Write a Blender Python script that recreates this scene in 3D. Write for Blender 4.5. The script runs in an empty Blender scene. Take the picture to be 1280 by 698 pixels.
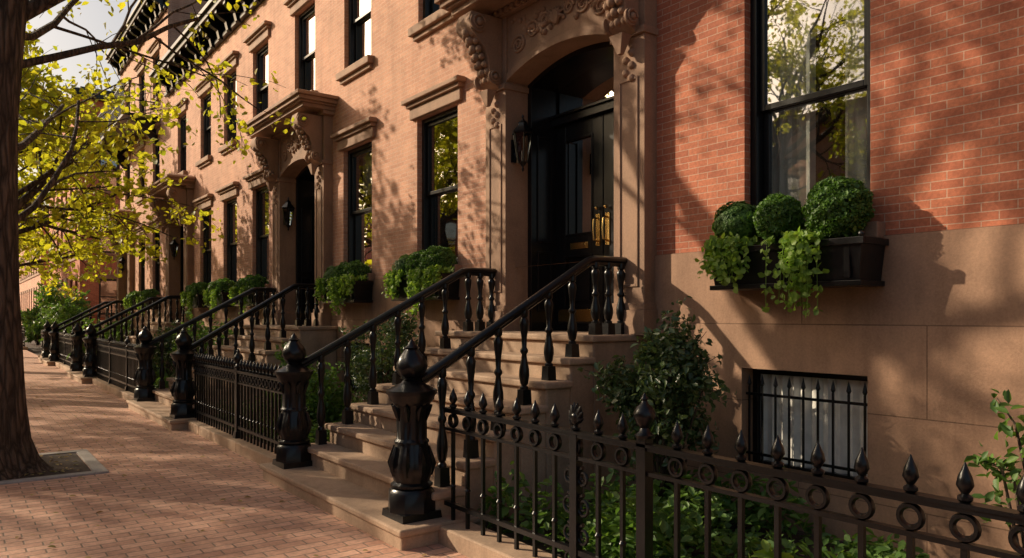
import bpy, bmesh, math, random
import numpy as np
from mathutils import Vector, Matrix
R=random.Random(7)
sc=bpy.context.scene
sc.view_settings.view_transform='Standard'; sc.view_settings.look='None'; sc.view_settings.exposure=0
XF=4.85
# ---------------- materials ----------------
def newmat(n):
    m=bpy.data.materials.new(n); m.use_nodes=True
    nt=m.node_tree; b=nt.nodes['Principled BSDF']; return m,nt,b
def N(nt,t,**kw):
    n=nt.nodes.new(t)
    for k,v in kw.items():
        if k in n.inputs: n.inputs[k].default_value=v
        else: setattr(n,k,v)
    return n
def ramp(nt,fac,stops):
    r=nt.nodes.new('ShaderNodeValToRGB'); e=r.color_ramp.elements
    e[0].position=stops[0][0]; e[0].color=(*stops[0][1],1)
    e[1].position=stops[-1][0]; e[1].color=(*stops[-1][1],1)
    for p,c in stops[1:-1]:
        x=e.new(p); x.color=(*c,1)
    nt.links.new(fac,r.inputs[0]); return r
def mixc(nt,a,b,fac,mode='MIX'):
    m=nt.nodes.new('ShaderNodeMix'); m.data_type='RGBA'; m.blend_type=mode
    for s,v in ((6,a),(7,b),(0,fac)):
        if hasattr(v,'links'): nt.links.new(v,m.inputs[s])
        else: m.inputs[s].default_value=(*v,1) if isinstance(v,tuple) else v
    return m.outputs[2]
def bump(nt,b,h,strength,dist=0.01):
    n=N(nt,'ShaderNodeBump'); n.inputs['Strength'].default_value=strength; n.inputs['Distance'].default_value=dist
    nt.links.new(h,n.inputs['Height']); nt.links.new(n.outputs[0],b.inputs['Normal']); return n
def noise(nt,co,scale,detail=5,rough=.6):
    n=N(nt,'ShaderNodeTexNoise'); n.inputs['Scale'].default_value=scale; n.inputs['Detail'].default_value=detail; n.inputs['Roughness'].default_value=rough
    nt.links.new(co,n.inputs['Vector']); return n
def coords(nt): return N(nt,'ShaderNodeTexCoord').outputs['Object']
def wallvec(nt,co,oz=0.0):
    s=N(nt,'ShaderNodeSeparateXYZ'); nt.links.new(co,s.inputs[0])
    a=N(nt,'ShaderNodeMath',operation='ADD'); nt.links.new(s.outputs[0],a.inputs[0]); nt.links.new(s.outputs[1],a.inputs[1])
    z=N(nt,'ShaderNodeMath',operation='ADD'); nt.links.new(s.outputs[2],z.inputs[0]); z.inputs[1].default_value=oz
    c=N(nt,'ShaderNodeCombineXYZ'); nt.links.new(a.outputs[0],c.inputs[0]); nt.links.new(z.outputs[0],c.inputs[1]); return c.outputs[0]
def weather(nt,co,c,lo=.78):
    mp=N(nt,'ShaderNodeMapping'); mp.inputs['Scale'].default_value=(1,1,.13); nt.links.new(co,mp.inputs[0])
    n=noise(nt,mp.outputs[0],4.5,5,.6); r=ramp(nt,n.outputs[0],[(.32,(lo,lo*.98,lo*.97)),(.55,(1,1,1)),(.8,(1.06,1.05,1.04))])
    return mixc(nt,c,r.outputs[0],1.0,'MULTIPLY')
def brickmat(name,c1,c2,mortar):
    m,nt,b=newmat(name); co=coords(nt); v=wallvec(nt,co)
    t=N(nt,'ShaderNodeTexBrick'); nt.links.new(v,t.inputs['Vector'])
    t.inputs['Scale'].default_value=1; t.inputs['Brick Width'].default_value=.19; t.inputs['Row Height'].default_value=.054
    t.inputs['Mortar Size'].default_value=.0034; t.inputs['Mortar Smooth'].default_value=.3; t.inputs['Bias'].default_value=-.1
    t.inputs['Color1'].default_value=(*c1,1); t.inputs['Color2'].default_value=(*c2,1); t.inputs['Mortar'].default_value=(*mortar,1)
    n=noise(nt,co,1.1,7,.7); r=ramp(nt,n.outputs[0],[(.3,(.74,.72,.71)),(.5,(.95,.95,.95)),(.72,(1.12,1.1,1.07))])
    c=mixc(nt,t.outputs[0],r.outputs[0],1.0,'MULTIPLY')
    n2=noise(nt,co,40,3); r2=ramp(nt,n2.outputs[0],[(.3,(.8,.8,.8)),(.7,(1.12,1.12,1.12))])
    c=mixc(nt,c,r2.outputs[0],1.0,'MULTIPLY'); c=weather(nt,co,c,.84)
    nt.links.new(c,b.inputs['Base Color']); b.inputs['Roughness'].default_value=.85
    inv=N(nt,'ShaderNodeMath',operation='MULTIPLY_ADD'); nt.links.new(t.outputs['Fac'],inv.inputs[0]); inv.inputs[1].default_value=-1; 
    nt.links.new(n2.outputs[0],inv.inputs[2]); bump(nt,b,inv.outputs[0],.4,.006)
    return m
def stonemat(name,col,blocks=False):
    m,nt,b=newmat(name); co=coords(nt)
    n=noise(nt,co,1.6,8,.68); n2=noise(nt,co,60,4,.7)
    d=tuple(x*.72 for x in col); l=tuple(min(1,x*1.2) for x in col)
    r=ramp(nt,n.outputs[0],[(.28,d),(.5,col),(.75,l)])
    r2=ramp(nt,n2.outputs[0],[(.3,(.84,.84,.84)),(.7,(1.1,1.1,1.1))])
    c=mixc(nt,r.outputs[0],r2.outputs[0],1.0,'MULTIPLY'); c=weather(nt,co,c,.78)
    h=n2.outputs[0]
    if blocks:
        v=wallvec(nt,co,-1.49+.58*4)
        t=N(nt,'ShaderNodeTexBrick'); nt.links.new(v,t.inputs['Vector']); t.inputs['Scale'].default_value=1
        t.inputs['Brick Width'].default_value=1.75; t.inputs['Row Height'].default_value=.58; t.inputs['Mortar Size'].default_value=.004
        t.inputs['Color1'].default_value=(1,1,1,1); t.inputs['Color2'].default_value=(.9,.89,.88,1); t.inputs['Mortar'].default_value=(.5,.48,.46,1)
        c=mixc(nt,c,t.outputs[0],1.0,'MULTIPLY')
        inv=N(nt,'ShaderNodeMath',operation='MULTIPLY_ADD'); nt.links.new(t.outputs['Fac'],inv.inputs[0]); inv.inputs[1].default_value=-3
        nt.links.new(n2.outputs[0],inv.inputs[2]); h=inv.outputs[0]
    nt.links.new(c,b.inputs['Base Color']); b.inputs['Roughness'].default_value=.8
    bump(nt,b,h,.35,.005); return m
def plain(name,col,rough=.5,metal=0,bs=0,bstr=.1,coat=0,var=.15,spec=.5):
    m,nt,b=newmat(name); co=coords(nt)
    n=noise(nt,co,bs or 8,4); lo=tuple(x*(1-var) for x in col); hi=tuple(min(1,x*(1+var)) for x in col)
    r=ramp(nt,n.outputs[0],[(.3,lo),(.7,hi)]); nt.links.new(r.outputs[0],b.inputs['Base Color'])
    b.inputs['Roughness'].default_value=rough; b.inputs['Metallic'].default_value=metal; b.inputs['Specular IOR Level'].default_value=spec
    if bs: bump(nt,b,n.outputs[0],bstr,.003)
    return m
def leafmat(name,c1,c2,c3,trans=.4,tcol=None,rough=.5):
    m,nt,b=newmat(name)
    g=N(nt,'ShaderNodeNewGeometry'); r=ramp(nt,g.outputs['Random Per Island'],[(0,c1),(.5,c2),(1,c3)])
    nt.links.new(r.outputs[0],b.inputs['Base Color']); b.inputs['Roughness'].default_value=rough
    t=N(nt,'ShaderNodeBsdfTranslucent')
    tc=mixc(nt,r.outputs[0],tcol or (1.5,1.5,.8),1.0,'MULTIPLY'); nt.links.new(tc,t.inputs[0])
    mx=N(nt,'ShaderNodeMixShader'); mx.inputs[0].default_value=trans
    nt.links.new(b.outputs[0],mx.inputs[1]); nt.links.new(t.outputs[0],mx.inputs[2])
    nt.links.new(mx.outputs[0],nt.nodes['Material Output'].inputs[0]); return m
def glassmat(name,base=.34):
    m=bpy.data.materials.new(name); m.use_nodes=True; nt=m.node_tree; nt.nodes.clear()
    o=N(nt,'ShaderNodeOutputMaterial'); tr=N(nt,'ShaderNodeBsdfTransparent'); tr.inputs[0].default_value=(.85,.88,.86,1)
    gl=N(nt,'ShaderNodeBsdfGlossy'); gl.inputs['Roughness'].default_value=.015
    co=N(nt,'ShaderNodeTexCoord').outputs['Object']; n=noise(nt,co,1.3,2,.4)
    bp=N(nt,'ShaderNodeBump'); bp.inputs['Strength'].default_value=.12; bp.inputs['Distance'].default_value=.03
    nt.links.new(n.outputs[0],bp.inputs['Height']); nt.links.new(bp.outputs[0],gl.inputs['Normal'])
    f=N(nt,'ShaderNodeFresnel'); f.inputs[0].default_value=1.5
    a=N(nt,'ShaderNodeMath',operation='ADD',use_clamp=True); nt.links.new(f.outputs[0],a.inputs[0]); a.inputs[1].default_value=base
    mx=N(nt,'ShaderNodeMixShader'); nt.links.new(a.outputs[0],mx.inputs[0]); nt.links.new(tr.outputs[0],mx.inputs[1]); nt.links.new(gl.outputs[0],mx.inputs[2])
    nt.links.new(mx.outputs[0],o.inputs[0]); return m
BRICK1=brickmat('brick_red',(.62,.21,.11),(.45,.135,.072),(.60,.40,.29))
BRICK2=brickmat('brick_pink_sunlit',(.66,.35,.23),(.55,.27,.175),(.66,.48,.36))  # pink brick, made paler to carry sunlight on the houses further along
BRICK3=brickmat('brick_dark',(.46,.15,.09),(.38,.12,.075),(.45,.3,.24))
BASE=stonemat('brownstone_base',(.45,.262,.165),True)
STONE=stonemat('brownstone_trim',(.36,.215,.137))
STEP=stonemat('step_stone',(.47,.32,.215))
GRAN=stonemat('granite_kerb',(.45,.41,.37))
IRON=plain('black_iron',(.006,.006,.007),.28,0,55,.35,0,.25,.4)
BLACK=plain('black_paint',(.008,.008,.009),.28,0,20,.05,0,.4,.4)
BRASS=plain('brass',(.75,.5,.18),.25,1)
DARK=plain('dark_interior',(.03,.025,.02),.9)
CURT=plain('curtain_cloth',(.8,.78,.72),.9)
SOIL=plain('soil',(.06,.04,.028),.95,0,30,1.0,0,.5)
GLASS=glassmat('window_glass'); 
LGLASS=glassmat('lantern_glass',.1)
ASPH=plain('asphalt',(.06,.06,.062),.9,0,80,.6)
m,nt,b=newmat('bark'); co=coords(nt)
mp=N(nt,'ShaderNodeMapping'); mp.inputs['Scale'].default_value=(1,1,.16); nt.links.new(co,mp.inputs[0])
nn=noise(nt,mp.outputs[0],9,6,.7)
vn=N(nt,'ShaderNodeTexVoronoi',feature='DISTANCE_TO_EDGE'); vn.inputs['Scale'].default_value=17
ad=mixc(nt,mp.outputs[0],nn.outputs['Color'],.07); nt.links.new(ad,vn.inputs['Vector'])
r=ramp(nt,nn.outputs[0],[(.3,(.06,.042,.03)),(.7,(.21,.145,.10))])
rv=ramp(nt,vn.outputs['Distance'],[(0,(.3,.28,.26)),(.25,(1.1,1.1,1.1))]); c=mixc(nt,r.outputs[0],rv.outputs[0],1.0,'MULTIPLY')
nt.links.new(c,b.inputs['Base Color']); b.inputs['Roughness'].default_value=.9
sm=N(nt,'ShaderNodeMath',operation='MULTIPLY_ADD'); nt.links.new(rv.outputs[0],sm.inputs[0]); sm.inputs[1].default_value=.8; nt.links.new(nn.outputs[0],sm.inputs[2])
bump(nt,b,sm.outputs[0],1.0,.03); BARK=m
# sidewalk bricks
m,nt,b=newmat('sidewalk_brick'); co=coords(nt)
t=N(nt,'ShaderNodeTexBrick'); 
wn=noise(nt,co,.8,2); wv=mixc(nt,co,wn.outputs['Color'],.03); nt.links.new(wv,t.inputs['Vector'])
t.inputs['Scale'].default_value=1; t.inputs['Brick Width'].default_value=.2; t.inputs['Row Height'].default_value=.1; t.inputs['Mortar Size'].default_value=.006; t.inputs['Mortar Smooth'].default_value=.3
t.inputs['Color1'].default_value=(.76,.45,.32,1); t.inputs['Color2'].default_value=(.54,.29,.20,1); t.inputs['Mortar'].default_value=(.26,.18,.13,1)
n=noise(nt,co,.7,8,.72); r=ramp(nt,n.outputs[0],[(.28,(.68,.66,.64)),(.5,(.96,.96,.95)),(.7,(1.12,1.1,1.08))]); c=mixc(nt,t.outputs[0],r.outputs[0],1.0,'MULTIPLY')
n2=noise(nt,co,25,4); r2=ramp(nt,n2.outputs[0],[(.3,(.78,.78,.78)),(.7,(1.14,1.14,1.14))]); c=mixc(nt,c,r2.outputs[0],1.0,'MULTIPLY')
nt.links.new(c,b.inputs['Base Color']); b.inputs['Roughness'].default_value=.7
inv=N(nt,'ShaderNodeMath',operation='MULTIPLY_ADD'); nt.links.new(t.outputs['Fac'],inv.inputs[0]); inv.inputs[1].default_value=-1.5; nt.links.new(n2.outputs[0],inv.inputs[2])
bump(nt,b,inv.outputs[0],.6,.008); WALK=m
L_TREE=leafmat('tree_leaf',(.30,.31,.035),(.42,.40,.045),(.21,.25,.03),.62,(1.8,1.75,.7))
L_BOX=leafmat('boxwood_leaf',(.055,.13,.02),(.095,.20,.035),(.14,.26,.05),.3)
L_VINE=leafmat('vine_leaf',(.22,.35,.05),(.30,.44,.08),(.16,.28,.05),.45)
L_HOLLY=leafmat('holly_leaf',(.04,.08,.03),(.085,.14,.048),(.14,.18,.075),.2,None,.3)
L_COVER=leafmat('cover_leaf',(.07,.15,.03),(.12,.23,.05),(.17,.28,.05),.35)
L_LIME=leafmat('lime_leaf',(.2,.3,.05),(.28,.4,.07),(.16,.25,.05),.4)
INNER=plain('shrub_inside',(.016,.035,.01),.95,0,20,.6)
# ---------------- builder ----------------
def group(name,loc=(0,0,0)):
    e=bpy.data.objects.new(name,None); e.location=loc; e.empty_display_size=.2; sc.collection.objects.link(e); return e
def link(o,parent):
    sc.collection.objects.link(o)
    if parent: o.parent=parent; o.location=-parent.location
    return o
class MB:
    def __init__(s,mp=None): s.v=[]; s.f=[]; s.mp=mp
    def add(s,vs,fs):
        k=len(s.v)
        if s.mp: vs=[s.mp(*p) for p in vs]
        s.v+=[tuple(p) for p in vs]; s.f+=[tuple(i+k for i in f) for f in fs]
    def box(s,x0,x1,y0,y1,z0,z1):
        s.add([(x0,y0,z0),(x1,y0,z0),(x1,y1,z0),(x0,y1,z0),(x0,y0,z1),(x1,y0,z1),(x1,y1,z1),(x0,y1,z1)],
          [(0,3,2,1),(4,5,6,7),(0,1,5,4),(1,2,6,5),(2,3,7,6),(3,0,4,7)])
    def frus(s,cx,cy,z0,z1,a0,b0,a1,b1):
        s.add([(cx-a0,cy-b0,z0),(cx+a0,cy-b0,z0),(cx+a0,cy+b0,z0),(cx-a0,cy+b0,z0),(cx-a1,cy-b1,z1),(cx+a1,cy-b1,z1),(cx+a1,cy+b1,z1),(cx-a1,cy+b1,z1)],
          [(0,3,2,1),(4,5,6,7),(0,1,5,4),(1,2,6,5),(2,3,7,6),(3,0,4,7)])
    def lathe(s,cx,cy,z0,prof,seg=16,mod=None):
        vs=[];fs=[]
        for (r,z) in prof:
            for i in range(seg):
                a=2*math.pi*i/seg; rr=r*(mod(a,z) if mod else 1)
                vs.append((cx+rr*math.cos(a),cy+rr*math.sin(a),z0+z))
        n=len(prof)
        for j in range(n-1):
            for i in range(seg):
                fs.append((j*seg+i,j*seg+(i+1)%seg,(j+1)*seg+(i+1)%seg,(j+1)*seg+i))
        fs.append(tuple(range(seg))[::-1]); fs.append(tuple((n-1)*seg+i for i in range(seg)))
        s.add(vs,fs)
    def tube(s,path,rad,seg=8,sq=(1,1)):
        path=[Vector(p) for p in path]; n=len(path)
        if not hasattr(rad,'__len__'): rad=[rad]*n
        vs=[];fs=[]; pu=None
        for i,p in enumerate(path):
            t=(path[min(i+1,n-1)]-path[max(i-1,0)]).normalized()
            if pu is None:
                ref=Vector((0,0,1)) if abs(t.z)<.95 else Vector((1,0,0)); side=t.cross(ref).normalized()
            else:
                side=(pu-t*pu.dot(t)).normalized()
            pu=side; up=side.cross(t)
            for k in range(seg):
                a=2*math.pi*k/seg+math.pi/seg
                vs.append(p+side*math.cos(a)*rad[i]*sq[0]+up*math.sin(a)*rad[i]*sq[1])
        for j in range(n-1):
            for i in range(seg):
                fs.append((j*seg+i,j*seg+(i+1)%seg,(j+1)*seg+(i+1)%seg,(j+1)*seg+i))
        fs.append(tuple(range(seg))[::-1]); fs.append(tuple((n-1)*seg+i for i in range(seg)))
        s.add(vs,fs)
    def extr(s,pts,y0,y1):
        n=len(pts); vs=[(x,y0,z) for x,z in pts]+[(x,y1,z) for x,z in pts]
        s.add(vs,[tuple(range(n)),tuple(range(2*n-1,n-1,-1))]+[(i,(i+1)%n,n+(i+1)%n,n+i) for i in range(n)])
    def sphere(s,c,r,seg=12,rg=8,sc_=(1,1,1)):
        prof=[]
        for j in range(rg+1):
            a=-math.pi/2+math.pi*j/rg; prof.append((max(1e-4,r*math.cos(a)),r*math.sin(a)*sc_[2]))
        s.lathe(c[0],c[1],c[2],prof,seg)
    def ring(s,c,R_,r,axis='x',seg=16,sub=6):
        vs=[];fs=[]
        for i in range(seg):
            a=2*math.pi*i/seg
            for j in range(sub):
                b_=2*math.pi*j/sub; q=R_+r*math.cos(b_); w=r*1.5*math.sin(b_)
                vs.append((c[0]+w,c[1]+q*math.cos(a),c[2]+q*math.sin(a)))
        for i in range(seg):
            for j in range(sub):
                fs.append((i*sub+j,((i+1)%seg)*sub+j,((i+1)%seg)*sub+(j+1)%sub,i*sub+(j+1)%sub))
        s.add(vs,fs)
    def build(s,name,mat,parent=None,smooth=False,bevel=0):
        if not s.v: return None
        me=bpy.data.meshes.new(name); me.from_pydata(s.v,[],s.f); me.validate()
        bm=bmesh.new(); bm.from_mesh(me); bmesh.ops.recalc_face_normals(bm,faces=bm.faces); bm.to_mesh(me); bm.free()
        me.materials.append(mat)
        if smooth:
            me.polygons.foreach_set('use_smooth',[True]*len(me.polygons)); me.set_sharp_from_angle(angle=math.radians(42))
        o=bpy.data.objects.new(name,me); link(o,parent)
        if bevel:
            b=o.modifiers.new('b','BEVEL'); b.width=bevel; b.segments=2; b.limit_method='ANGLE'; b.angle_limit=math.radians(50)
        return o
def leaves(name,P,size,mat,parent=None,up=.4,seed=1,out=None,vary=.35,aspect=.55):
    rs=np.random.RandomState(seed); P=np.asarray(P,dtype=float); n=len(P)
    nr=rs.normal(size=(n,3)); nr/=np.linalg.norm(nr,axis=1)[:,None]
    nr[:,2]+=up
    if out is not None: nr+=out
    nr/=np.linalg.norm(nr,axis=1)[:,None]
    q=rs.normal(size=(n,3)); q-=nr*(q*nr).sum(1)[:,None]; q/=np.linalg.norm(q,axis=1)[:,None]
    w=np.cross(nr,q); s=size*(1+vary*rs.uniform(-1,1,size=(n,1)))
    fold=rs.uniform(.05,.25,size=(n,1))
    V=np.empty((n,6,3))
    V[:,0]=P-q*s*.5; V[:,1]=P-q*s*.12+w*s*aspect*.5+nr*s*fold*.6; V[:,2]=P+q*s*.22+w*s*aspect*.4+nr*s*fold*.5
    V[:,3]=P+q*s*.55-nr*s*.08; V[:,4]=P+q*s*.22-w*s*aspect*.4+nr*s*fold*.5; V[:,5]=P-q*s*.12-w*s*aspect*.5+nr*s*fold*.6
    me=bpy.data.meshes.new(name); me.vertices.add(n*6); me.vertices.foreach_set('co',V.reshape(-1))
    me.loops.add(n*8); me.polygons.add(n*2)
    base=np.arange(n)[:,None]*6
    me.loops.foreach_set('vertex_index',(base+np.array([0,1,2,3,0,3,4,5])[None,:]).reshape(-1).astype(np.int32))
    me.polygons.foreach_set('loop_start',(np.arange(n*2)*4).astype(np.int32))
    me.update(calc_edges=True); me.validate(); me.materials.append(mat)
    o=bpy.data.objects.new(name,me); return link(o,parent)
# ---------------- ground ----------------
def sheet(name,x0,x1,y0,y1,z,mat):
    m=MB(); m.add([(x0,y0,z),(x1,y0,z),(x1,y1,z),(x0,y1,z)],[(0,1,2,3)]); return m.build(name,mat)
sheet('ground',-400,400,-300,600,-.15,SOIL)
sheet('road',-7.4,-.72,-40,140,-.135,ASPH)
mb=MB(); mb.box(-.57,2.72,-12,120,-.14,0); mb.build('brick_sidewalk',WALK)
mb=MB()
y=-12
while y<110: mb.box(-.72,-.574,y,y+1.79,-.145,.004); y+=1.8
mb.build('granite_kerb',GRAN,None,False,.01)
mb=MB(); mb.box(-11,-7.4,-12,120,-.14,0); mb.build('brick_sidewalk',WALK)
mb=MB(); mb.box(2.73,4.84,-6,33,-.1,.03); mb.build('garden_soil',SOIL)
mb=MB()
for a in ((-.4,1.25,8.33,8.45),(-.4,1.25,9.75,9.87),(1.13,1.25,8.455,9.745)): mb.box(*a,-.02,.018)
mb.build('tree_pit_border',GRAN,None,False,.008)
sheet('tree_pit_soil',-.4,1.12,8.46,9.74,.006,SOIL)
# ---------------- walls & windows ----------------
def wall(mb,a0,a1,z0,z1,holes,depth=.28,d0=0):
    As=sorted({a0,a1,*[h[0] for h in holes],*[h[1] for h in holes]}); As=[a for a in As if a0<=a<=a1]
    Zs=sorted({z0,z1,*[h[2] for h in holes],*[h[3] for h in holes]}); Zs=[z for z in Zs if z0<=z<=z1]
    for i in range(len(As)-1):
        for j in range(len(Zs)-1):
            ca=(As[i]+As[i+1])/2; cz=(Zs[j]+Zs[j+1])/2
            if any(h[0]<ca<h[1] and h[2]<cz<h[3] for h in holes): continue
            mb.add([(d0,As[i],Zs[j]),(d0,As[i+1],Zs[j]),(d0,As[i+1],Zs[j+1]),(d0,As[i],Zs[j+1])],[(0,1,2,3)])
    for h in holes:
        p0,p1=max(h[0],a0),min(h[1],a1); q0,q1=max(h[2],z0),min(h[3],z1)
        if p0>=p1 or q0>=q1: continue
        for (A,B) in (((p0,q0),(p0,q1)),((p1,q0),(p1,q1))):
            mb.add([(d0,*A),(d0,*B),(depth,*B),(depth,*A)],[(0,1,2,3)])
        if q0>z0: mb.add([(d0,p0,q0),(d0,p1,q0),(depth,p1,q0),(depth,p0,q0)],[(0,1,2,3)])
        if q1<z1: mb.add([(d0,p0,q1),(d0,p1,q1),(depth,p1,q1),(depth,p0,q1)],[(0,1,2,3)])
def framebox(mb,d0,d1,a0,a1,z0,z1,w):
    mb.box(d0,d1,a0,a0+w,z0,z1); mb.box(d0,d1,a1-w,a1,z0,z1)
    mb.box(d0,d1,a0+w,a1-w,z0,z0+w); mb.box(d0,d1,a0+w,a1-w,z1-w,z1)
def window(fr,gl,cu,a0,a1,z0,z1,curtain=0):
    framebox(fr,.07,.24,a0+.002,a1-.002,z0+.002,z1-.002,.055)
    zm=(z0+z1)/2
    framebox(fr,.11,.15,a0+.058,a1-.058,zm-.02,z1-.058,.045)
    framebox(fr,.155,.195,a0+.058,a1-.058,z0+.058,zm+.025,.05)
    for (d,q0,q1) in ((.13,zm+.02,z1-.1),(.175,z0+.1,zm-.02)):
        gl.add([(d,a0+.1,q0),(d,a1-.1,q0),(d,a1-.1,q1),(d,a0+.1,q1)],[(0,1,2,3)])
    def drape(b0,b1,zz0,zz1,amp=.025,k=9):
        n=max(8,int((b1-b0)*60)); vs=[];fs=[]
        for i in range(n+1):
            a=b0+(b1-b0)*i/n; dd=.26+amp*math.sin(a*k*9)+amp*.5*math.sin(a*k*23+1)
            vs+=[(dd,a,zz0),(dd,a,zz1)]
        fs=[(2*i,2*i+2,2*i+3,2*i+1) for i in range(n)]; cu.add(vs,fs)
    w=a1-a0
    if curtain==1: drape(a0+.06,a0+w*.34,z0+.05,z1-.1); drape(a1-w*.42,a1-.06,z0+.05,z1-.1)
    elif curtain==2: drape(a0+.03,a1-.03,z0+.05,z1-.05)
    elif curtain==3: cu.add([(.3,a0+.05,z1-w*.7),(.3,a1-.05,z1-w*.7),(.3,a1-.05,z1-.05),(.3,a0+.05,z1-.05)],[(0,1,2,3)])
    elif curtain==4: drape(a0+.06,a0+w*.26,z0+.05,z1-.05); drape(a1-w*.28,a1-.06,z0+.05,z1-.05)
def lintel(st,a0,a1,z,big=True):
    st.box(-.05,.06,a0-.12,a1+.12,z+.003,z+.15)
    if big:
        st.box(-.09,.04,a0-.15,a1+.15,z+.15,z+.20); st.box(-.14,.04,a0-.19,a1+.19,z+.20,z+.255); st.box(-.11,.04,a0-.16,a1+.16,z+.255,z+.275)
def sill(st,a0,a1,z):
    st.box(-.10,.10,a0-.1,a1+.1,z-.11,z-.002); st.box(-.05,.05,a0-.06,a1+.06,z-.17,z-.11)
W1=(2.16,4.1); W2=(5.28,6.85)
def XP(x0): return lambda d,a,z:(x0+d,a,z)
def door_surround(g,yc,detail):
    st=MB()
    yl0,yl1=yc+.81,yc+1.18; yr0,yr1=yc-1.18,yc-.81
    for a,b_ in ((yl0,yl1),(yr0,yr1)):
        st.box(4.70,5.0,a,b_,1.60,3.95)
        st.box(4.66,5.0,a-.03,b_+.03,1.385,1.60); st.box(4.68,5.0,a-.015,b_+.015,1.60,1.66)
        framebox(st,4.688,4.70,a+.07,b_-.07,1.80,3.60,.022)
        st.box(4.67,5.0,a-.02,b_+.02,3.95,4.01)
        st.box(4.705,5.0,a,b_,4.01,4.72)
        c=(a+b_)/2; w=.12
        pts=[(4.70,4.71),(4.31,4.71),(4.28,4.62),(4.31,4.52),(4.40,4.44),(4.49,4.36),(4.525,4.26),(4.54,4.13),(4.58,4.03),(4.65,3.97),(4.70,3.95)]
        st.extr(pts,c-w,c+w)
        for (x,z,r) in ((4.385,4.60,.10),(4.59,4.07,.075)):
            for yy in (c-w-.025,c+w+.0):
                vs=[];n=18
                for i in range(n):
                    t_=2*math.pi*i/n; vs.append((x+r*math.cos(t_),z+r*math.sin(t_)))
                st.extr(vs,yy,yy+.025)
            for yy in (c-w-.035,c+w+.035):
                st.sphere((x,yy,z),r*.42,10,6)
                pts2=[(x+r*.8*math.cos(t*.35)*(1-t*.02),yy,z+r*.8*math.sin(t*.35)*(1-t*.02)) for t in range(18)]
                st.tube(pts2,.012,5)
        for i in range(7):
            tt=i/6; st.sphere((4.33+.24*tt,c,4.52-.46*tt),.052-.014*tt,10,6); 
            for sg in (-1,1): st.sphere((4.36+.22*tt,c+sg*.07,4.50-.44*tt),.036,8,6)
        st.frus(4.60,c,3.79,3.95,.02,.02,.06,.08)
        for i in range(5): st.sphere((4.70,c+(.035 if i%2 else -.035),3.60+.055*i),.036,8,6)
    n=24; zs=[]
    for i in range(n+1):
        u=-1+2*i/n; zs.append((yc+.81*u, 4.04+.16*(1-u*u)))
    for x0,x1,mat in ((4.735,5.0,0),(4.71,4.745,1)):
        vs=[];fs=[]
        for i,(yy,zz) in enumerate(zs):
            top=4.72 if mat==0 else zz+.075
            z_=zz if mat==0 else zz-.005
            vs+=[(x0,yy,z_),(x0,yy,top),(x1,yy,z_),(x1,yy,top)]
        for i in range(n):
            k=4*i; fs+=[(k,k+4,k+5,k+1),(k,k+2,k+6,k+4),(k+2,k+3,k+7,k+6),(k+1,k+5,k+7,k+3)]
        st.add(vs,fs)
    if detail:
        rr=random.Random(3)
        for sg in (-1,1):
            for (oy,oz,R0,tn) in ((.62,4.37,.12,2.2),(.38,4.46,.11,2.0),(.18,4.50,.08,2.0)):
                path=[];rad=[]
                for i in range(26):
                    t_=i/25; a=t_*tn*2*math.pi; q=R0*(1-t_*.85); path.append((4.725,yc+sg*(oy+q*math.cos(a)),oz+q*math.sin(a)*.85)); rad.append(.019*(1-.5*t_))
                st.tube(path,rad,6)
            for i in range(34):
                y_=rr.uniform(.08,.76); st.sphere((4.73,yc+sg*y_,rr.uniform(4.34+.04*(1-y_),4.66)),rr.uniform(.016,.034),8,5)
        for i in range(7):
            a=math.pi*i/6; st.tube([(4.72,yc,4.40),(4.70,yc+.06*math.cos(a),4.46+.06*math.sin(a)),(4.72,yc+.12*math.cos(a),4.44+.12*math.sin(a))],[.02,.028,.01],6)
        for i in range(22):
            st.box(4.62,4.70,yc-1.0+i*.0935,yc-1.0+i*.0935+.05,4.725,4.775)
    st.box(4.66,4.86,yc-1.26,yc+1.26,4.72,4.78); st.box(4.32,4.86,yc-1.28,yc+1.28,4.78,4.84); st.box(4.27,4.86,yc-1.32,yc+1.32,4.84,4.87); st.box(4.23,4.86,yc-1.37,yc+1.37,4.87,4.93); st.box(4.19,4.86,yc-1.42,yc+1.42,4.93,4.98)
    st.frus(4.54,yc,4.98,5.05,.31,1.38,.27,1.2)
    st.build('stone_surround',STONE,g,True,.008)
    bl=MB(); bl.box(5.0,5.42,yc+.75,yc+.98,1.385,4.5); bl.box(5.0,5.42,yc-.98,yc-.75,1.385,4.5)
    vs=[];fs=[]
    for i,(yy,zz) in enumerate(zs):
        vs+=[(5.003,yy,zz-.05),(5.003,yy,4.6),(5.42,yy,zz-.05),(5.42,yy,4.6)]
    for i in range(n):
        k=4*i; fs+=[(k,k+4,k+5,k+1),(k,k+2,k+6,k+4),(k+2,k+3,k+7,k+6)]
    bl.add(vs,fs)
    for sy in (yc+.744,yc-.744):
        for q0,q1 in ((1.6,2.25),(2.35,3.5)):
            bl.box(5.08,5.10,sy-.012,sy+.012,q0,q1); bl.box(5.26,5.28,sy-.012,sy+.012,q0,q1); bl.box(5.10,5.26,sy-.012,sy+.012,q1-.02,q1); bl.box(5.10,5.26,sy-.012,sy+.012,q0,q0+.02)
    bl.box(5.28,5.42,yc-.75,yc+.75,3.62,3.74); bl.box(5.25,5.28,yc-.75,yc+.75,3.70,3.73)
    bl.box(5.34,5.40,yc-.75,yc+.75,1.40,1.45)
    gl=MB(); br=MB()
    gl.add([(5.37,yc-.72,3.74),(5.37,yc+.72,3.74),(5.37,yc+.72,4.4),(5.37,yc-.72,4.4)],[(0,1,2,3)])
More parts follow.
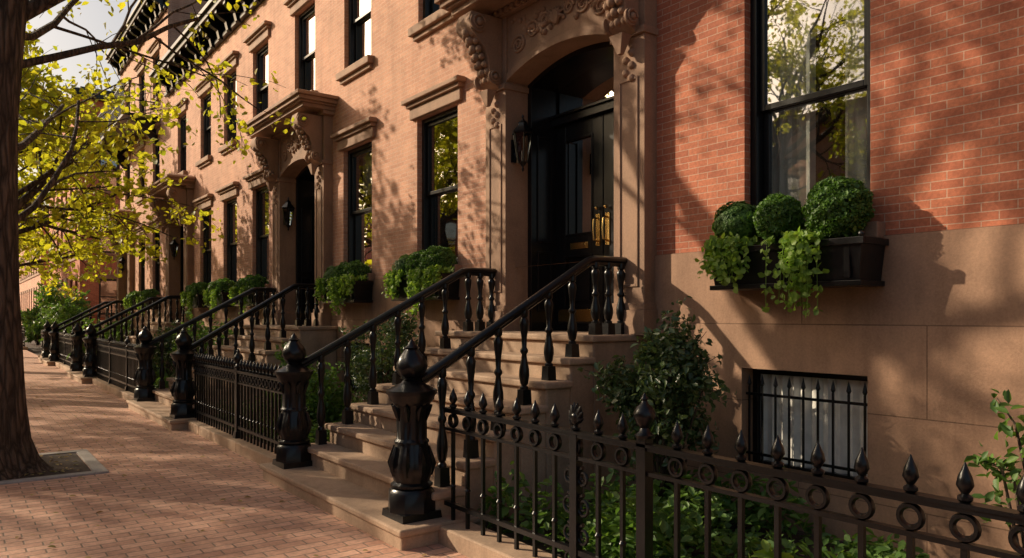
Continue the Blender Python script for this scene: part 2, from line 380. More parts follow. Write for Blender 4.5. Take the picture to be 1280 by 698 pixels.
    for (a,b_) in ((yc+.006,yc+.748),(yc-.748,yc-.006)):
        gx0,gx1=5.345,5.39
        bl.box(gx0,gx1,a,a+.16,1.45,3.62); bl.box(gx0,gx1,b_-.16,b_,1.45,3.62)
        for q0,q1 in ((1.45,1.66),(2.18,2.42),(3.44,3.62)): bl.box(gx0,gx1,a+.16,b_-.16,q0,q1)
        bl.box(5.375,5.385,a+.16,b_-.16,1.66,2.18)
        bl.box(5.355,5.376,a+.21,b_-.21,1.71,2.13)
        framebox(bl,5.335,5.36,a+.145,b_-.145,2.405,3.455,.025); framebox(bl,5.335,5.36,a+.145,b_-.145,1.645,2.195,.02)
        gl.add([(5.37,a+.16,2.42),(5.37,b_-.16,2.42),(5.37,b_-.16,3.44),(5.37,a+.16,3.44)],[(0,1,2,3)])
        br.box(5.335,5.346,a+.05,b_-.05,1.49,1.62)
    for sg in (-1,1):
        yy=yc+sg*.07; br.box(5.333,5.345,yy-.03,yy+.03,2.27,2.60); br.tube([(5.33,yy,2.32),(5.28,yy,2.33),(5.27,yy,2.44),(5.28,yy,2.54),(5.33,yy,2.56)],.011,8)
        br.sphere((5.31,yy,2.66),.02,10,6)
    br.box(5.333,5.345,yc+.22,yc+.50,2.26,2.33); br.box(5.327,5.334,yc+.25,yc+.47,2.275,2.315)
    bl.build('door_leaves_and_frame',BLACK,g,False,.004); gl.build('door_glass',GLASS,g); br.build('brass_hardware',BRASS,g,True,.002)
    ln=MB(); lg=MB(); cx,cy=4.80,yc+.81-.17; z=3.08
    ln.box(cx-.03,cx+.03,yc+.79,yc+.812,z+.1,z+.34); ln.tube([(cx,yc+.80,z+.2),(cx,cy+.05,z+.10),(cx,cy,z+.05)],.012,8)
    ln.lathe(cx,cy,z-.02,[(.004,0),(.015,.02),(.01,.05),(.035,.08),(.055,.10)],6)
    for i in range(6):
        a=math.pi/3*i; c_,s_=math.cos(a),math.sin(a)
        ln.tube([(cx+.055*c_,cy+.055*s_,z+.08),(cx+.105*c_,cy+.105*s_,z+.38)],.007,4)
    ln.lathe(cx,cy,z+.375,[(.12,0),(.125,.015),(.095,.05),(.055,.09),(.05,.115),(.055,.12),(.02,.145),(.008,.165),(.016,.18),(.003,.205)],6)
    lg.lathe(cx,cy,z+.08,[(.05,0),(.098,.295)],6)
    ln.tube([(cx,cy,z+.08),(cx,cy,z+.2)],.015,8)
    gl_=group('wall_lantern',(cx,cy,z)); ln.build('lantern_frame',IRON,gl_,True); lg.build('lantern_glass',LGLASS,gl_)
def townhouse(y0,y1,door,wins,ztop,bmat,detail=False,curt={},bay=False):
    g=group('brick_townhouse',(XF,(y0+y1)/2,0))
    holes=[(w-.49,w+.49,*W1) for w in wins]; up=[(w-.46,w+.46,*W2) for w in wins+([door] if door else [])]
    if ztop>9.5: up+=[(w-.46,w+.46,7.9,9.3) for w in wins+([door] if door else [])]
    bas=[(w-.49,w+.49,.40,1.155) for w in wins]
    dh=[(door-1.0,door+1.0,1.36,4.80)] if door else []
    br=MB(XP(XF)); wall(br,y0,y1,2.07,ztop,holes+up+dh)
    br.add([(0,y0,-.1),(0,y0,ztop),(11,y0,ztop),(11,y0,-.1)],[(0,1,2,3)])
    br.add([(0,y1,-.1),(0,y1,ztop),(11,y1,ztop),(11,y1,-.1)],[(0,1,2,3)])
    br.add([(11,y0,-.1),(11,y1,-.1),(11,y1,ztop),(11,y0,ztop)],[(0,1,2,3)])
    br.build('brick_walls',bmat,g)
    bs=MB(XP(XF)); wall(bs,y0,y1,-.1,1.49,bas+dh,.25,-.035); wall(bs,y0,y1,1.49,2.07,dh,.25,-.02)
    bs.add([(-.035,y0,1.49),(-.035,y1,1.49),(-.02,y1,1.49),(-.02,y0,1.49)],[(0,1,2,3)])
    bs.add([(-.02,y0,2.07),(-.02,y1,2.07),(.01,y1,2.07),(.01,y0,2.07)],[(0,1,2,3)])
    bs.build('brownstone_base',BASE,g)
    fr=MB(XP(XF));gl=MB(XP(XF));cu=MB(XP(XF));st=MB(XP(XF)); gr=MB(XP(XF))
    for w in wins:
        window(fr,gl,cu,w-.49,w+.49,*W1,curtain=curt.get(w,R.choice([0,1,3,4,0])))
        if abs(w-3.05)>.1: lintel(st,w-.49,w+.49,W1[1])
        sill(st,w-.49,w+.49,W1[0])
        framebox(fr,.10,.17,w-.488,w+.488,.402,1.153,.045)
        n=60;vs=[]
        for i in range(n+1):
            a=w-.45+.9*i/n; dd=.14+.015*math.sin(a*70)+.008*math.sin(a*137); vs+=[(dd,a,.42),(dd,a,1.13)]
        cu.add(vs,[(2*i,2*i+2,2*i+3,2*i+1) for i in range(n)])
        k=8
        for i in range(k+1):
            a=w-.45+.9*i/k; gr.box(-.0,.014,a-.006,a+.006,.405,1.02); gr.lathe(.008,a,1.02,[(.007,0),(.016,.02),(.010,.05),(.001,.09)],6)
        for zz in (.5,.95): gr.box(.0165,.03,w-.488,w+.488,zz,zz+.02)
    for (a0,a1,q0,q1) in up:
        window(fr,gl,cu,a0,a1,q0,q1,curtain=R.choice([0,3,4])); lintel(st,a0,a1,q1,True); sill(st,a0,a1,q0)
    fr.build('window_frames',BLACK,g,False,.004); gl.build('window_glass',GLASS,g); cu.build('curtains',CURT,g,True); st.build('lintels_and_sills',STONE,g,False,.01); gr.build('basement_window_grilles',IRON,g)
    inn=MB(XP(XF)); inn.add([(1.2,y0+.01,.0),(1.2,y1-.01,.0),(1.2,y1-.01,ztop-.1),(1.2,y0+.01,ztop-.1)],[(0,1,2,3)])
    for zz in (1.25,4.7,7.4): inn.box(.3,1.19,y0+.02,y1-.02,zz,zz+.1)
    inn.build('interior',DARK,g)
    c=MB(XP(XF)); c.box(-.10,.05,y0+.002,y1-.002,ztop-.45,ztop-.36); c.box(-.06,.04,y0+.003,y1-.003,ztop-.36,ztop-.08)
    c.box(-.42,.05,y0-.02,y1+.02,ztop-.08,ztop+.04); c.box(-.48,.05,y0-.04,y1+.04,ztop+.04,ztop+.14)
    yy=y0+.25
    while yy<y1-.2:
        c.extr([(-.06,ztop-.08),(-.38,ztop-.08),(-.38,ztop-.16),(-.30,ztop-.24),(-.18,ztop-.30),(-.14,ztop-.46),(-.06,ztop-.50)],yy-.07,yy+.07); yy+=.62
    c.build('cornice',BLACK,g,False,.008)
    rf=MB(XP(XF)); rf.box(-.3,11.05,y0,y1,ztop+.142,ztop+.2); rf.box(5,5.8,y0+.4,y0+1.6,ztop+.2,ztop+1.5); rf.build('roof',DARK,g)
    if door: door_surround(g,door,detail)
    if bay:
        zb=7.25
        b_=MB(XP(XF)); b_.box(-.95,.0,y0+1,y1-1,zb,zb+.08)
        for zz in (zb+.45,zb+.9): b_.box(-.95,-.92,y0+1,y1-1,zz,zz+.03); b_.box(-.95,0,y0+1,y0+1.03,zz,zz+.03)
        yy=y0+1
        while yy<y1-1: b_.box(-.945,-.925,yy,yy+.02,zb+.08,zb+.9); yy+=.14
        for i in range(7): b_.box(-.95+i*.14,-.93+i*.14,y0+1,y0+1.02,zb+.08,zb+.9)
        for yy in (y0+1.3,y1-1.3): b_.extr([(0,zb),(-.8,zb),(-.6,zb-.12),(0,zb-.75)],yy-.04,yy+.04)
        b_.build('iron_balcony',IRON,g)
    return g
townhouse(-3.9,6.95,5.61,[-2.0,.5,3.05],8.1,BRICK1,True,{3.05:1,.5:4})
townhouse(6.952,13.75,12.45,[8.08,10.37],8.1,BRICK2,True,{8.08:0,10.37:3})
townhouse(13.752,22.6,21.0,[14.75,16.75,18.7],8.1,BRICK2,False)
townhouse(22.602,30.0,28.6,[24.1,26.2],10.6,BRICK2,False,bay=True)
# ---------------- far buildings -----------
def farbuilding(x0,x1,y0,y1,zt,bmat):
    g=group('brick_apartment_building',(x0,y0,0))
    br=MB(); st=MB(); fr=MB(); gl=MB(); cu=MB()
    for kind in (0,1):
        mp=(lambda d,a,z:(a,y0+d,z)) if kind==0 else (lambda d,a,z:(x0+d,a,z))
        a0,a1=(x0,x1) if kind==0 else (y0,y1)
        hs=[]; a=a0+1.25
        while a<a1-.8:
            z=1.6
            while z<zt-2: hs.append((a-.45,a+.45,z,z+1.75)); z+=3.0
            a+=2.0
        for q in (br,st,fr,gl,cu): q.mp=mp
        wall(br,a0,a1,-.1,zt,hs)
        for h in hs:
            window(fr,gl,cu,*h,curtain=R.choice([0,3,3,4])); st.box(-.05,.02,h[0]-.1,h[1]+.1,h[3],h[3]+.2); st.box(-.08,.02,h[0]-.08,h[1]+.08,h[2]-.12,h[2])
        st.box(-.04,.01,a0+.01,a1,.0,.9); st.box(-.06,.01,a0,a1,4.3,4.45)
        fr.box(-.35,.01,a0-.02,a1,zt-.3,zt+.2)
    for q in (br,st,fr,gl,cu): q.mp=None
    br.add([(x1,y0,0),(x1,y1,0),(x1,y1,zt),(x1,y0,zt)],[(0,1,2,3)]); br.add([(x0,y1,0),(x1,y1,0),(x1,y1,zt),(x0,y1,zt)],[(0,1,2,3)])
    br.add([(x0,y0,zt),(x1,y0,zt),(x1,y1,zt),(x0,y1,zt)],[(0,1,2,3)])
    br.build('walls',bmat,g); st.build('stone_trim',STONE,g); fr.build('window_frames',BLACK,g); gl.build('window_glass',GLASS,g); cu.build('curtains',CURT,g)
farbuilding(4.9,16,41,55,12.2,BRICK1)
farbuilding(4.7,14,58,78,8.5,BRICK2)
farbuilding(4.0,14,80,110,9.5,BRICK2)
def opposite(y0,y1,zt,bmat):
    g=group('brick_townhouse',(-11,(y0+y1)/2,0)); mp=lambda d,a,z:(-11-d,a,z)
    br=MB(mp);st=MB(mp);fr=MB(mp);gl=MB(mp);cu=MB(mp); hs=[]
    a=y0+1.3
    while a<y1-.7:
        for z in (1.6,4.7,7.6):
            if z+1.8<zt: hs.append((a-.48,a+.48,z,z+1.75))
        a+=2.2
    wall(br,y0,y1,-.1,zt,hs); br.add([(0,y0,0),(0,y0,zt),(9,y0,zt),(9,y0,0)],[(0,1,2,3)]); br.add([(0,y1,0),(0,y1,zt),(9,y1,zt),(9,y1,0)],[(0,1,2,3)]); br.add([(0,y0,zt),(0,y1,zt),(9,y1,zt),(9,y0,zt)],[(0,1,2,3)]); br.add([(9,y0,0),(9,y1,0),(9,y1,zt),(9,y0,zt)],[(0,1,2,3)])
    for h in hs: window(fr,gl,cu,*h,curtain=R.choice([0,3])); st.box(-.08,.02,h[0]-.1,h[1]+.1,h[3],h[3]+.2); st.box(-.1,.02,h[0]-.1,h[1]+.1,h[2]-.12,h[2]-.001)
    st.box(-.4,.02,y0,y1,zt-.3,zt+.1)
    br.build('walls',bmat,g); st.build('stone_trim',STONE,g); fr.build('window_frames',BLACK,g); gl.build('window_glass',GLASS,g); cu.build('curtains',CURT,g)
for i,(a,b_,z) in enumerate(((-6,2,7.3),(2.01,10,6.9),(10.01,19,7.6),(19.01,28,6.9),(28.01,44,7.4))): opposite(a,b_,z,[BRICK1,BRICK3,BRICK2][i%3])
# ---------------- iron work ----------------
BAL=[(.034,.10),(.034,.115),(.022,.125),(.032,.14),(.042,.19),(.040,.23),(.024,.30),(.020,.33),(.032,.345),(.032,.36),(.020,.375),(.023,.44),(.036,.52),(.038,.545),(.022,.57),(.032,.58),(.032,.60)]
def baluster(mb,x,y,z0,z1):
    h=z1-z0; s=h/.62
    mb.frus(x,y,z0,z0+.10*s,.043,.043,.038,.038)
    mb.lathe(x,y,z0,[(r,z*s) for r,z in BAL]+[(.03,.63*s)],14)
def newel(mb,x,y,z0,s=1.0):
    mb.frus(x,y,z0,z0+.05,.155*s,.155*s,.15*s,.15*s)
    mb.lathe(x,y,z0+.05,[(.172*s,0),(.168*s,.13),(.15*s,.155)],8)
    rib=lambda a,z:1+.06*abs(math.cos(a*6))
    mb.lathe(x,y,z0+.20,[(.12*s,0),(.14*s,.02),(.14*s,.035),(.118*s,.05),(.125*s,.08),(.145*s,.12),(.148*s,.16),(.138*s,.21),(.12*s,.27),(.108*s,.31),(.105*s,.33)],48,rib)
    flu=lambda a,z:1-.06*(math.cos(a*8)>.2)
    mb.lathe(x,y,z0+.52,[(.122*s,0),(.122*s,.015),(.107*s,.03),(.107*s,.16),(.113*s,.24),(.13*s,.275)],64,flu)
    for i in range(8):
        a=2*math.pi*i/8; c,s_=math.cos(a),math.sin(a)
        mb.tube([(x+.135*s*c,y+.135*s*s_,z0+.30),(x+.150*s*c,y+.150*s*s_,z0+.38),(x+.132*s*c,y+.132*s*s_,z0+.45),(x+.125*s*c,y+.125*s*s_,z0+.50)],[.018,.030,.022,.008],6)
        mb.tube([(x+.10*s*c,y+.10*s*s_,z0+.68),(x+.12*s*c,y+.12*s*s_,z0+.75),(x+.145*s*c,y+.145*s*s_,z0+.79)],[.012,.022,.008],6)
    mb.lathe(x,y,z0+.79,[(.13*s,0),(.155*s,.03),(.165*s,.06),(.178*s,.075),(.178*s,.10),(.15*s,.115),(.11*s,.135),(.075*s,.15),(.06*s,.17),(.085*s,.185)],24)
    tw=lambda a,z:1+.05*math.cos(a*7+z*26)
    mb.lathe(x,y,z0+.97,[(.06*s,0),(.09*s,.03),(.108*s,.07),(.105*s,.11),(.085*s,.155),(.056*s,.19),(.04*s,.21)],42,tw)
    mb.lathe(x,y,z0+1.175,[(.045*s,0),(.055*s,.012),(.03*s,.03),(.025*s,.045),(.012*s,.06),(.002,.075)],12)
X0,RUN,NS,ZP,ZL=2.72,.25,7,.14,1.39
def stoop(yr,yl,yrt,ylt):
    yc=(yr+yl)/2
    g=group('stone_stoop',(2.4,yc,0)); st=MB()
    st.box(2.38,X0+.3,yr-.26,yl+.24,-.05,.09); st.box(2.355,X0+.3,yr-.285,yl+.265,.09,ZP)
    rise=(ZL-ZP)/NS; a,b_=min(yr,yrt)-.13,max(yl,ylt)+.04
    for k in range(NS):
        x=X0+RUN*k; z=ZP+rise*(k+1); xe=X0+RUN*(k+1) if k<NS-1 else XF-.037
        st.box(x,xe,a,b_,.03,z-.055)
        st.box(x-.04,xe,a-.035,b_+.035,z-.055,z)
    st.build('steps',STEP,g,False,.014)
    th=MB(); th.box(XF-.035,5.44,(yrt+ylt)/2-.99,(yrt+ylt)/2+.99,1.30,ZL-.003); th.build('threshold',STEP,g)
    for (y0,y1) in ((yr,yrt),(yl,ylt)):
        gg=group('iron_stair_railing',(2.6,y0,0)); mb=MB()
        XN=2.60
        yat=lambda x:y0+(y1-y0)*min(1,(x-XN)/(4.3-XN))
        newel(mb,XN,y0,ZP)
        rail=lambda x:2.025 if x>4.30 else 1.115+(2.025-1.115)*(x-2.70)/(4.30-2.70)
        n=16; path=[(2.66,yat(2.66),1.10)]+[(2.72+(4.22-2.72)*i/n,yat(2.72+(4.22-2.72)*i/n),rail(2.72+(4.22-2.72)*i/n)) for i in range(n+1)]+[(4.28,y1,2.013),(4.34,y1,2.028),(4.5,y1,2.03),(4.72,y1,2.03)]
        mb.tube(path,.042,10,(1.0,.75)); mb.tube([(p[0],p[1],p[2]-.034) for p in path],.022,6)
        for k in range(NS-1):
            x=X0+.13+RUN*k; z=ZP+rise*(k+1); baluster(mb,x,yat(x),z,rail(x)-.03)
        for x in (4.36,4.51,4.66): baluster(mb,x,y1,ZL,rail(x)-.03)
        mb.build('railing_and_newel_post',IRON,gg,True)
stoop(4.67,6.94,4.67,6.62)
stoop(11.15,13.75,11.45,13.45)
stoop(19.85,22.15,20.0,22.0)
stoop(27.45,29.75,27.6,29.6)
def fence(y0,y1,x=2.78,sp=.18,posts=(),top=.90,ornate=None):
    g=group('iron_fence',(x,(y0+y1)/2,0)); mb=MB()
    mb.box(x-.022,x+.022,y0,y1,top-.022,top); mb.box(x-.018,x+.018,y0,y1,top-.145,top-.125); mb.box(x-.03,x+.03,y0,y1,top-.003,top+.012)
    mb.box(x-.018,x+.018,y0,y1,.23,.26)
    n=int(round((y1-y0)/sp)); s=(y1-y0)/n
    for i in range(n):
        y=y0+s*(i+.5)
        if any(abs(y-p)<.07 for p in posts): continue
        mb.box(x-.011,x+.011,y-.011,y+.011,.12,top-.125)
        mb.ring((x,y,top-.074),.040,.012,'x',20)
        mb.lathe(x,y,top+.01,[(.014,0),(.026,.012),(.026,.022),(.012,.032),(.022,.048),(.03,.062),(.024,.09),(.012,.115),(.002,.14)],8)
        mb.lathe(x,y,.36,[(.012,0),(.022,.015),(.012,.03)],8)
    for p in posts:
        mb.box(x-.03,x+.03,p-.03,p+.03,.1,top+.04); mb.lathe(x,p,top+.04,[(.045,0),(.05,.015),(.03,.03),(.022,.05),(.04,.07),(.055,.10),(.056,.125),(.04,.155),(.02,.17),(.014,.185),(.02,.195),(.003,.225)],16)
        mb.frus(x,p,.1,.2,.055,.055,.04,.04)
    if ornate is not None:
        p=ornate
        mb.box(x-.025,x+.025,p-.028,p+.028,.1,top)
        for sg in (-1,1):
            for (z,Rr) in ((.66,.055),(.50,.065),(.34,.06),(.20,.05)):
                pts=[]
                for i in range(18):
                    t_=i/17; a=t_*1.6*2*math.pi+math.pi/2; q=Rr*(1-.75*t_); pts.append((x,p+sg*(.03+Rr*.5+q*math.cos(a)*.9),z+q*math.sin(a)))
                mb.tube(pts,[.013-.006*i/17 for i in range(18)],6)
        for i in range(9):
            a=math.pi*(i-1)/7; mb.tube([(x,p,top+.06),(x,p+.035*math.cos(a),top+.08+.045*math.sin(a)),(x,p+.06*math.cos(a),top+.085+.085*math.sin(a))],[.014,.022,.005],6)
        mb.sphere((x,p,top+.09),.03,10,8)
    mb.build('fence_panels',IRON,g,True)
    kb=MB(); y=y0
    while y<y1-.05: e=min(y+1.6,y1); kb.box(x-.12,x+.12,y+.002,e-.003,-.02,.12); y=e
    kb.build('stone_curb',STEP,g,False,.012)
fence(-3.5,4.50,posts=(2.62,.2,-2.0),ornate=3.135)
fence(7.10,10.99,2.70,.115,posts=(9.0,))
fence(13.9,19.70,2.70,.13,posts=(15.9,17.8))
fence(22.3,27.3,2.70,.14,posts=(24.0,25.7))
fence(29.9,33,2.70,.16,posts=(31.5,))
fence(41,56,2.70,.3,posts=(44,48,52))
# ---------------- planters ----------------
def ball(P,O,c,r,n,rs):
    d=rs.normal(size=(n,3)); d/=np.linalg.norm(d,axis=1)[:,None]
    lump=1+.05*np.sin(d[:,0]*9+c[1]*7)+.05*np.sin(d[:,2]*11+d[:,1]*6+c[1])
    rad=r*lump*(1-.16*rs.rand(n)**1.5+.05*rs.rand(n)**4)
    P.append(np.array(c)+d*rad[:,None]); O.append(d*1.0)
def planter(w,seed,balls,n=3200,vines=2,ls=.024):
    rs=np.random.RandomState(seed); g=group('window_box_planter',(4.6,w,2.05))
    mb=MB(); a,b_=w-.575,w+.60; xf=4.53; xb=4.826
    mb.add([(xf+.03,a+.03,1.77),(xb,a+.03,1.77),(xb,b_-.03,1.77),(xf+.03,b_-.03,1.77),(xf,a,2.02),(xb,a,2.02),(xb,b_,2.02),(xf,b_,2.02),
            (xf+.02,a+.02,2.02),(xb-.02,a+.02,2.02),(xb-.02,b_-.02,2.02),(xf+.02,b_-.02,2.02),(xf+.02,a+.02,1.98),(xb-.02,a+.02,1.98),(xb-.02,b_-.02,1.98),(xf+.02,b_-.02,1.98)],
        [(0,3,2,1),(0,1,5,4),(1,2,6,5),(2,3,7,6),(3,0,4,7),(4,5,9,8),(5,6,10,9),(6,7,11,10),(7,4,8,11),(8,9,13,12),(9,10,14,13),(10,11,15,14),(11,8,12,15)])
    mb.box(xf-.022,xf+.0,a-.022,b_+.022,2.0,2.045); mb.box(xf,xb,a-.022,a,2.0,2.045); mb.box(xf,xb,b_,b_+.022,2.0,2.045)
    mb.box(xf+.0,xb,a+.005,b_-.005,1.74,1.775)
    for yy in (a+.1,w,b_-.1): mb.box(xf+.001,xf+.026,yy-.02,yy+.02,1.79,1.99)
    for yy in (a-.005,b_+.005): mb.sphere((xf-.012,yy,2.06),.02,10,6)
    mb.build('box',BLACK,g,False,.004)
    so=MB(); so.box(xf+.022,xb-.022,a+.022,b_-.022,1.985,2.0); so.build('potting_soil',SOIL,g)
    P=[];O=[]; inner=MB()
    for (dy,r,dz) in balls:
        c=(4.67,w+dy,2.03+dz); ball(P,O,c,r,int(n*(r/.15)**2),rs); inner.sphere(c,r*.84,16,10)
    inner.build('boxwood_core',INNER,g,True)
    leaves('boxwood_leaves',np.concatenate(P),ls,L_BOX,g,0,seed,np.concatenate(O),.35,.6)
    P=[]; stems=MB()
    for v in range(vines):
        cy=[w+.42,w-.17,w-.5][v%3]; L_=[.24,.48,.16][v%3]
        for s_ in range(22):
            y=cy+rs.normal()*.075; x=xf-.01; z=2.05; pts=[]; dx=rs.uniform(.02,.09); L2=L_*rs.uniform(.35,1.05); sway=rs.normal()*.05
            for i in range(9):
                t=i/8; pts.append((x-dx*math.sin(min(1,t*1.7)*math.pi/2),y+sway*t,z+.05*math.sin(t*3.5)-L2*t*t))
            stems.tube(pts,.002,4)
            for i in range(1,9):
                for q in range(4): P.append(np.array(pts[i])+rs.normal(size=3)*.018)
        for q in range(90): P.append(np.array((xf+.05+rs.rand()*.1,cy+rs.normal()*.12,2.06+rs.rand()*.06)))
    leaves('trailing_vine_leaves',P,.042,L_VINE,g,.2,seed+1,np.array([-.9,0,0]),.4,.85); stems.build('vine_stems',L_VINE,g)
planter(3.02,11,[(.45,.17,.19),(.10,.165,.20),(-.34,.20,.22)],3600,2,.026)
planter(8.08,12,[(.40,.19,.10),(.05,.20,.12),(-.34,.22,.13)],2600,3,.028)
planter(10.37,13,[(.35,.19,.08),(-.02,.2,.10),(-.36,.19,.11)],1600,3,.035)
for i,w in enumerate((14.75,16.75,18.7,24.1,26.2)): planter(w,20+i,[(.35,.2,.08),(0,.2,.10),(-.36,.2,.09)],600,2,.06)
# ---------------- shrubs --------------
def shrub(name,c,rad,n,ls,mat,seed,clumps=22,tw=14):
    rs=np.random.RandomState(seed); P=[];O=[]; g=group(name,c); st=MB()
    for k in range(clumps):
        d=rs.normal(size=3); d/=np.linalg.norm(d); q=rs.uniform(.25,1.0)**.6
        cc=np.array(c)+np.array([d[0]*rad[0],d[1]*rad[1],d[2]*rad[2]])*q*.85
        m=n//clumps; e=rs.normal(size=(m,3)); e/=np.linalg.norm(e,axis=1)[:,None]
        rr=rs.uniform(.4,1.25,size=(m,1))*min(rad)*.34
        P.append(cc+e*rr); O.append(e*.8)
        b0=Vector((c[0]+rs.normal()*.04,c[1]+rs.normal()*.04,.03)); e_=Vector(cc); tip=e_+Vector(d)*min(rad)*.55
        st.tube([b0,b0.lerp(e_,.5)+Vector((0,0,.05)),e_,tip],[.012,.009,.006,.002],5)
        pp=np.array(e_)+(np.array(tip)-np.array(e_))*rs.uniform(.3,1.05,size=(tw,1))+rs.normal(size=(tw,3))*.03
        P.append(pp); O.append(np.zeros((tw,3)))
    st.build('stems',BARK,g)
    leaves('leaves',np.concatenate(P),ls,mat,g,.3,seed,np.concatenate(O))
shrub('holly_shrub',(4.15,3.72,.98),(.42,.46,.60),6500,.05,L_HOLLY,5,36)
shrub('garden_shrub',(4.0,1.30,.78),(.26,.26,.38),260,.06,L_COVER,6,12,10)
shrub('holly_shrub',(4.1,8.1,1.05),(.5,.6,.6),5000,.05,L_HOLLY,8,30)
shrub('garden_shrub',(3.8,9.6,.6),(.6,.8,.5),3000,.06,L_COVER,9,24)
shrub('garden_shrub',(3.9,14.9,.8),(.6,.8,.75),2500,.07,L_COVER,10,20)
shrub('garden_shrub',(3.6,17.2,.7),(.7,1.2,.6),2500,.08,L_HOLLY,11,20)
shrub('garden_shrub',(3.5,24,.8),(.7,1.6,.7),2500,.1,L_COVER,12,20)
shrub('garden_shrub',(3.4,31.2,1.0),(.7,1.4,1.0),2500,.11,L_COVER,13,20)
shrub('garden_shrub',(4.0,40,1.6),(1.1,1.6,1.6),3500,.15,L_COVER,14,24)
shrub('garden_shrub',(3.6,46,1.2),(.8,5,1.0),3500,.18,L_COVER,15,30)
def cover(name,x0,x1,y0,y1,n,ls,mat,seed,zmax=.35,patch=14):
    rs=np.random.RandomState(seed); P=[]
    cs=np.stack([rs.uniform(x0,x1,patch),rs.uniform(y0,y1,patch)],1)
    for i in range(n):
        c=cs[rs.randint(patch)]; a=rs.normal(size=2)*.17; z=.05+zmax*max(.1,1-np.hypot(*a)/.4)*rs.uniform(.3,1)
        P.append((min(max(c[0]+a[0],x0),x1),c[1]+a[1],z))
    leaves(name,P,ls,mat,None,1.2,seed)
cover('ground_cover_plants',3.05,4.6,2.9,4.3,3600,.075,L_COVER,31,.5,20)
cover('ground_cover_plants',3.0,4.6,.8,2.9,1100,.07,L_COVER,32,.22,12)
cover('hosta_plants',3.2,3.7,1.7,2.3,420,.11,L_LIME,33,.38,4)
cover('hosta_plants',3.0,3.4,.9,1.2,160,.11,L_LIME,35,.35,3)
cover('ground_cover_plants',2.95,4.6,7.3,10.8,3500,.08,L_COVER,34,.4,24)
cover('ground_cover_plants',2.95,4.6,14,19.5,2500,.11,L_COVER,36,.45,24)
rs=np.random.RandomState(4); P=[(rs.uniform(-.3,2.6),rs.uniform(3,22),.008+rs.rand()*.01) for i in range(420)]+[(rs.uniform(-.3,1.1),rs.uniform(8.5,9.7),.02) for i in range(160)]
leaves('fallen_leaves',P,.045,leafmat('dry_leaf',(.3,.18,.06),(.42,.28,.08),(.25,.26,.06),.1),None,6,4)
# ---------------- trees ----------------
def tree(name,base,seed,nleaf,ls,lean=(0,0),limbs=5,h=4.3,extra=(),scale=1.0,parts=(5,4,4),thin=.6,lim=3.0):
    rr=random.Random(seed); g=group(name,(base[0],base[1],0)); mb=MB(); P=[]
    prof=[(0,.64),(.05,.54),(.15,.46),(.35,.39),(.7,.35),(1.2,.315),(1.9,.285),(2.8,.27),(3.6,.255),(h,.23)]
    path=[(base[0]+lean[0]*(z/h)**2+.03*math.sin(z*1.3),base[1]+lean[1]*(z/h)**2,z-.03) for z,_ in prof]
    vs=[];fs=[];seg=40
    for (z,r),p in zip(prof,path):
        lob=.10*max(0,1-z/.9)
        for i in range(seg):
            a=2*math.pi*i/seg; q=r*scale*(1+lob*math.cos(a*5+1)+.03*math.cos(a*9+z*2)+.02*math.sin(a*17+z))
            vs.append((p[0]+q*math.cos(a),p[1]+q*math.sin(a),p[2]))
    for j in range(len(prof)-1):
        for i in range(seg): fs.append((j*seg+i,j*seg+(i+1)%seg,(j+1)*seg+(i+1)%seg,(j+1)*seg+i))
    mb.add(vs,fs)
    top=Vector(path[-1])
    def grow(p,d,L,r,lv):
        n=5; pts=[p.copy()]; rad=[r]; dd=d.copy()
        for i in range(n):
            dd=(dd+Vector((rr.gauss(0,.15),rr.gauss(0,.15),rr.gauss(0,.10)+(.06 if lv<2 else -.03)))).normalized()
            p=p+dd*L/n; pts.append(p.copy()); rad.append(r*(1-.5*(i+1)/n))
        mb.tube(pts,rad,8 if lv<2 else 5)
        if lv>=3:
            for i in range(nleaf):
                t=rr.uniform(.15,1)*n; a=int(min(t,n-1)); q=pts[a].lerp(pts[a+1],t-a)
                P.append((q.x+rr.gauss(0,.09),q.y+rr.gauss(0,.09),q.z+rr.gauss(0,.08)-.03))
            return
        for k in range(parts[lv]):
            t=(.3+.7*(k+rr.random())/parts[lv])*n; a=int(min(t,n-1)); q=pts[a].lerp(pts[a+1],min(1,t-a))
            ax=dd.orthogonal().normalized(); ax.rotate(Matrix.Rotation(rr.uniform(0,6.28),3,dd)); nd=dd.copy(); nd.rotate(Matrix.Rotation(rr.uniform(.45,1.05),3,ax))
            nd=(nd+Vector((0,0,.12 if lv<1 else -.03))).normalized()
            grow(q,nd,L*rr.uniform(.52,.68),max(.004,rad[a]*.5),lv+1)
    a0=rr.random()*6
    for k in range(limbs):
        a=a0+k*2*math.pi/limbs+rr.uniform(-.3,.3); t=rr.uniform(.6,1.1)
        grow(top-Vector((0,0,rr.uniform(0,.9))),Vector((math.cos(a),math.sin(a),t)).normalized(),lim*rr.uniform(.85,1.1),.16*scale*thin,0)
    grow(top-Vector((0,0,.2)),Vector((.1,.1,1)),lim*.8,.2*thin,0)
    for (p,d,L,r,lv) in extra: grow(Vector(p),Vector(d).normalized(),L,r,lv)
    a_=mb.build('trunk_and_limbs',BARK,g,True); b_=leaves('foliage',P,ls,L_TREE,g,.5,seed,None,.4,.7); return g,a_,b_
tree('added_shadow_tree',(.22,9.0),21,17,.085,(.2,.1),5,5.4,extra=[((.40,9.05,2.4),(1,.5,.65),2.3,.035,1),((.38,9.3,3.2),(.8,1.1,.40),2.8,.045,1),((.4,9.0,4.0),(1,.3,.55),2.7,.045,1),((.4,9.2,4.4),(.9,.9,.35),2.8,.045,1)],lim=3.0,thin=.5)
tree('added_shadow_tree',(.1,17.6),22,20,.12,(.1,0),5,4.0,extra=[((.3,17.5,2.9),(1,.2,.35),2.8,.06,1),((.3,17.5,3.4),(1,-.5,.5),2.8,.06,1)],lim=2.8)
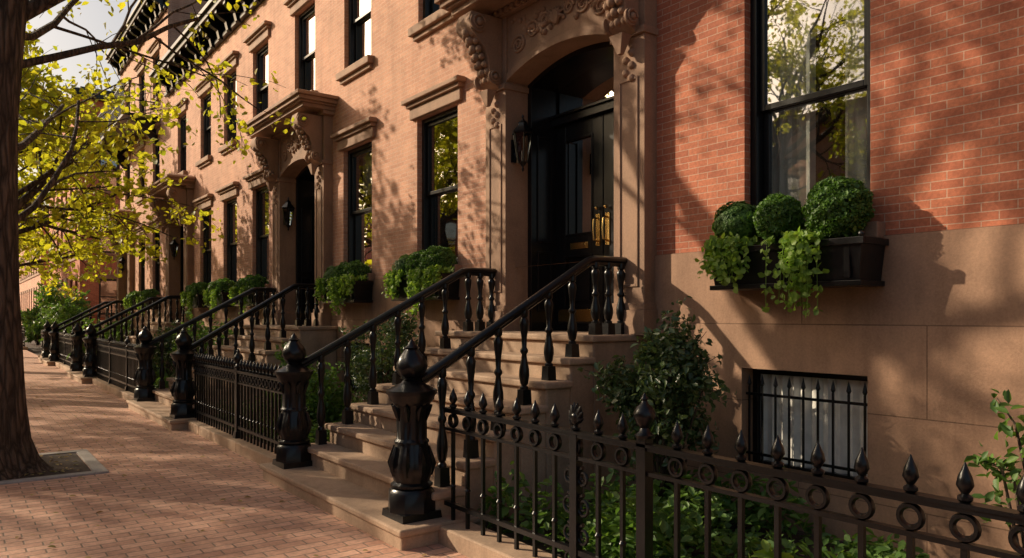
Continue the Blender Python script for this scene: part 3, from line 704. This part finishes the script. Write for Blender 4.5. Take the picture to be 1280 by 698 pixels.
tree('added_shadow_tree',(.1,26.5),23,18,.16,(.1,0),5,3.8,extra=[((.3,26.5,2.8),(1,.2,.3),3.0,.06,1)])
tree('added_shadow_tree',(.1,36),24,14,.20,(.1,0),5,3.8,extra=[((.3,36,2.8),(1,.2,.3),3.0,.06,1)])
tree('added_shadow_tree',(.5,50),25,10,.26,(.1,0),5,3.6)
g0,a_,b_=tree('added_shadow_tree',(-8.6,12.6),26,11,.12,(0,0),6,6.0,lim=3.6)
for (x,y,rz) in ((-8.4,22,1.1),(-8.6,30.5,2.6)):  # unseen copies across the road, added to throw streaky shadows on the sidewalk
    g=group('added_shadow_tree',(x,y,0)); g.rotation_euler[2]=rz
    for q in (a_,b_):
        o=bpy.data.objects.new(q.name,q.data); sc.collection.objects.link(o); o.parent=g; o.location=(8.6,-12.6,0)
# ---------------- light ----------------
el=math.radians(25.5); sd=Vector((-.58,.815,0)).normalized()
w=bpy.data.worlds.new("World"); sc.world=w; w.use_nodes=True; nt=w.node_tree
sky=nt.nodes.new('ShaderNodeTexSky'); sky.sky_type='NISHITA'; sky.sun_disc=False; sky.sun_elevation=el; sky.sun_rotation=math.atan2(sd.x,sd.y); sky.dust_density=4; sky.air_density=1.0
bg=nt.nodes['Background']; bg.inputs[1].default_value=.13
tint=mixc(nt,sky.outputs[0],(1.10,1.0,.88),1.0,'MULTIPLY'); nt.links.new(tint,bg.inputs[0])
L=bpy.data.lights.new('sun','SUN'); L.energy=5; L.angle=math.radians(.6); L.color=(1,.84,.62)
lo=bpy.data.objects.new('sun',L); sc.collection.objects.link(lo)
tosun=Vector((sd.x*math.cos(el),sd.y*math.cos(el),math.sin(el))); lo.rotation_euler=tosun.to_track_quat('Z','Y').to_euler()
# ---------------- camera ----------------
cam=bpy.data.cameras.new('camera'); co_=bpy.data.objects.new('camera',cam); sc.collection.objects.link(co_)
co_.location=(0,0,1.55); co_.rotation_euler=(math.radians(90),0,-math.radians(36.7)); cam.lens=26.44; cam.sensor_width=36; cam.shift_y=.036; cam.clip_end=2000; cam.clip_start=.05
sc.camera=co_
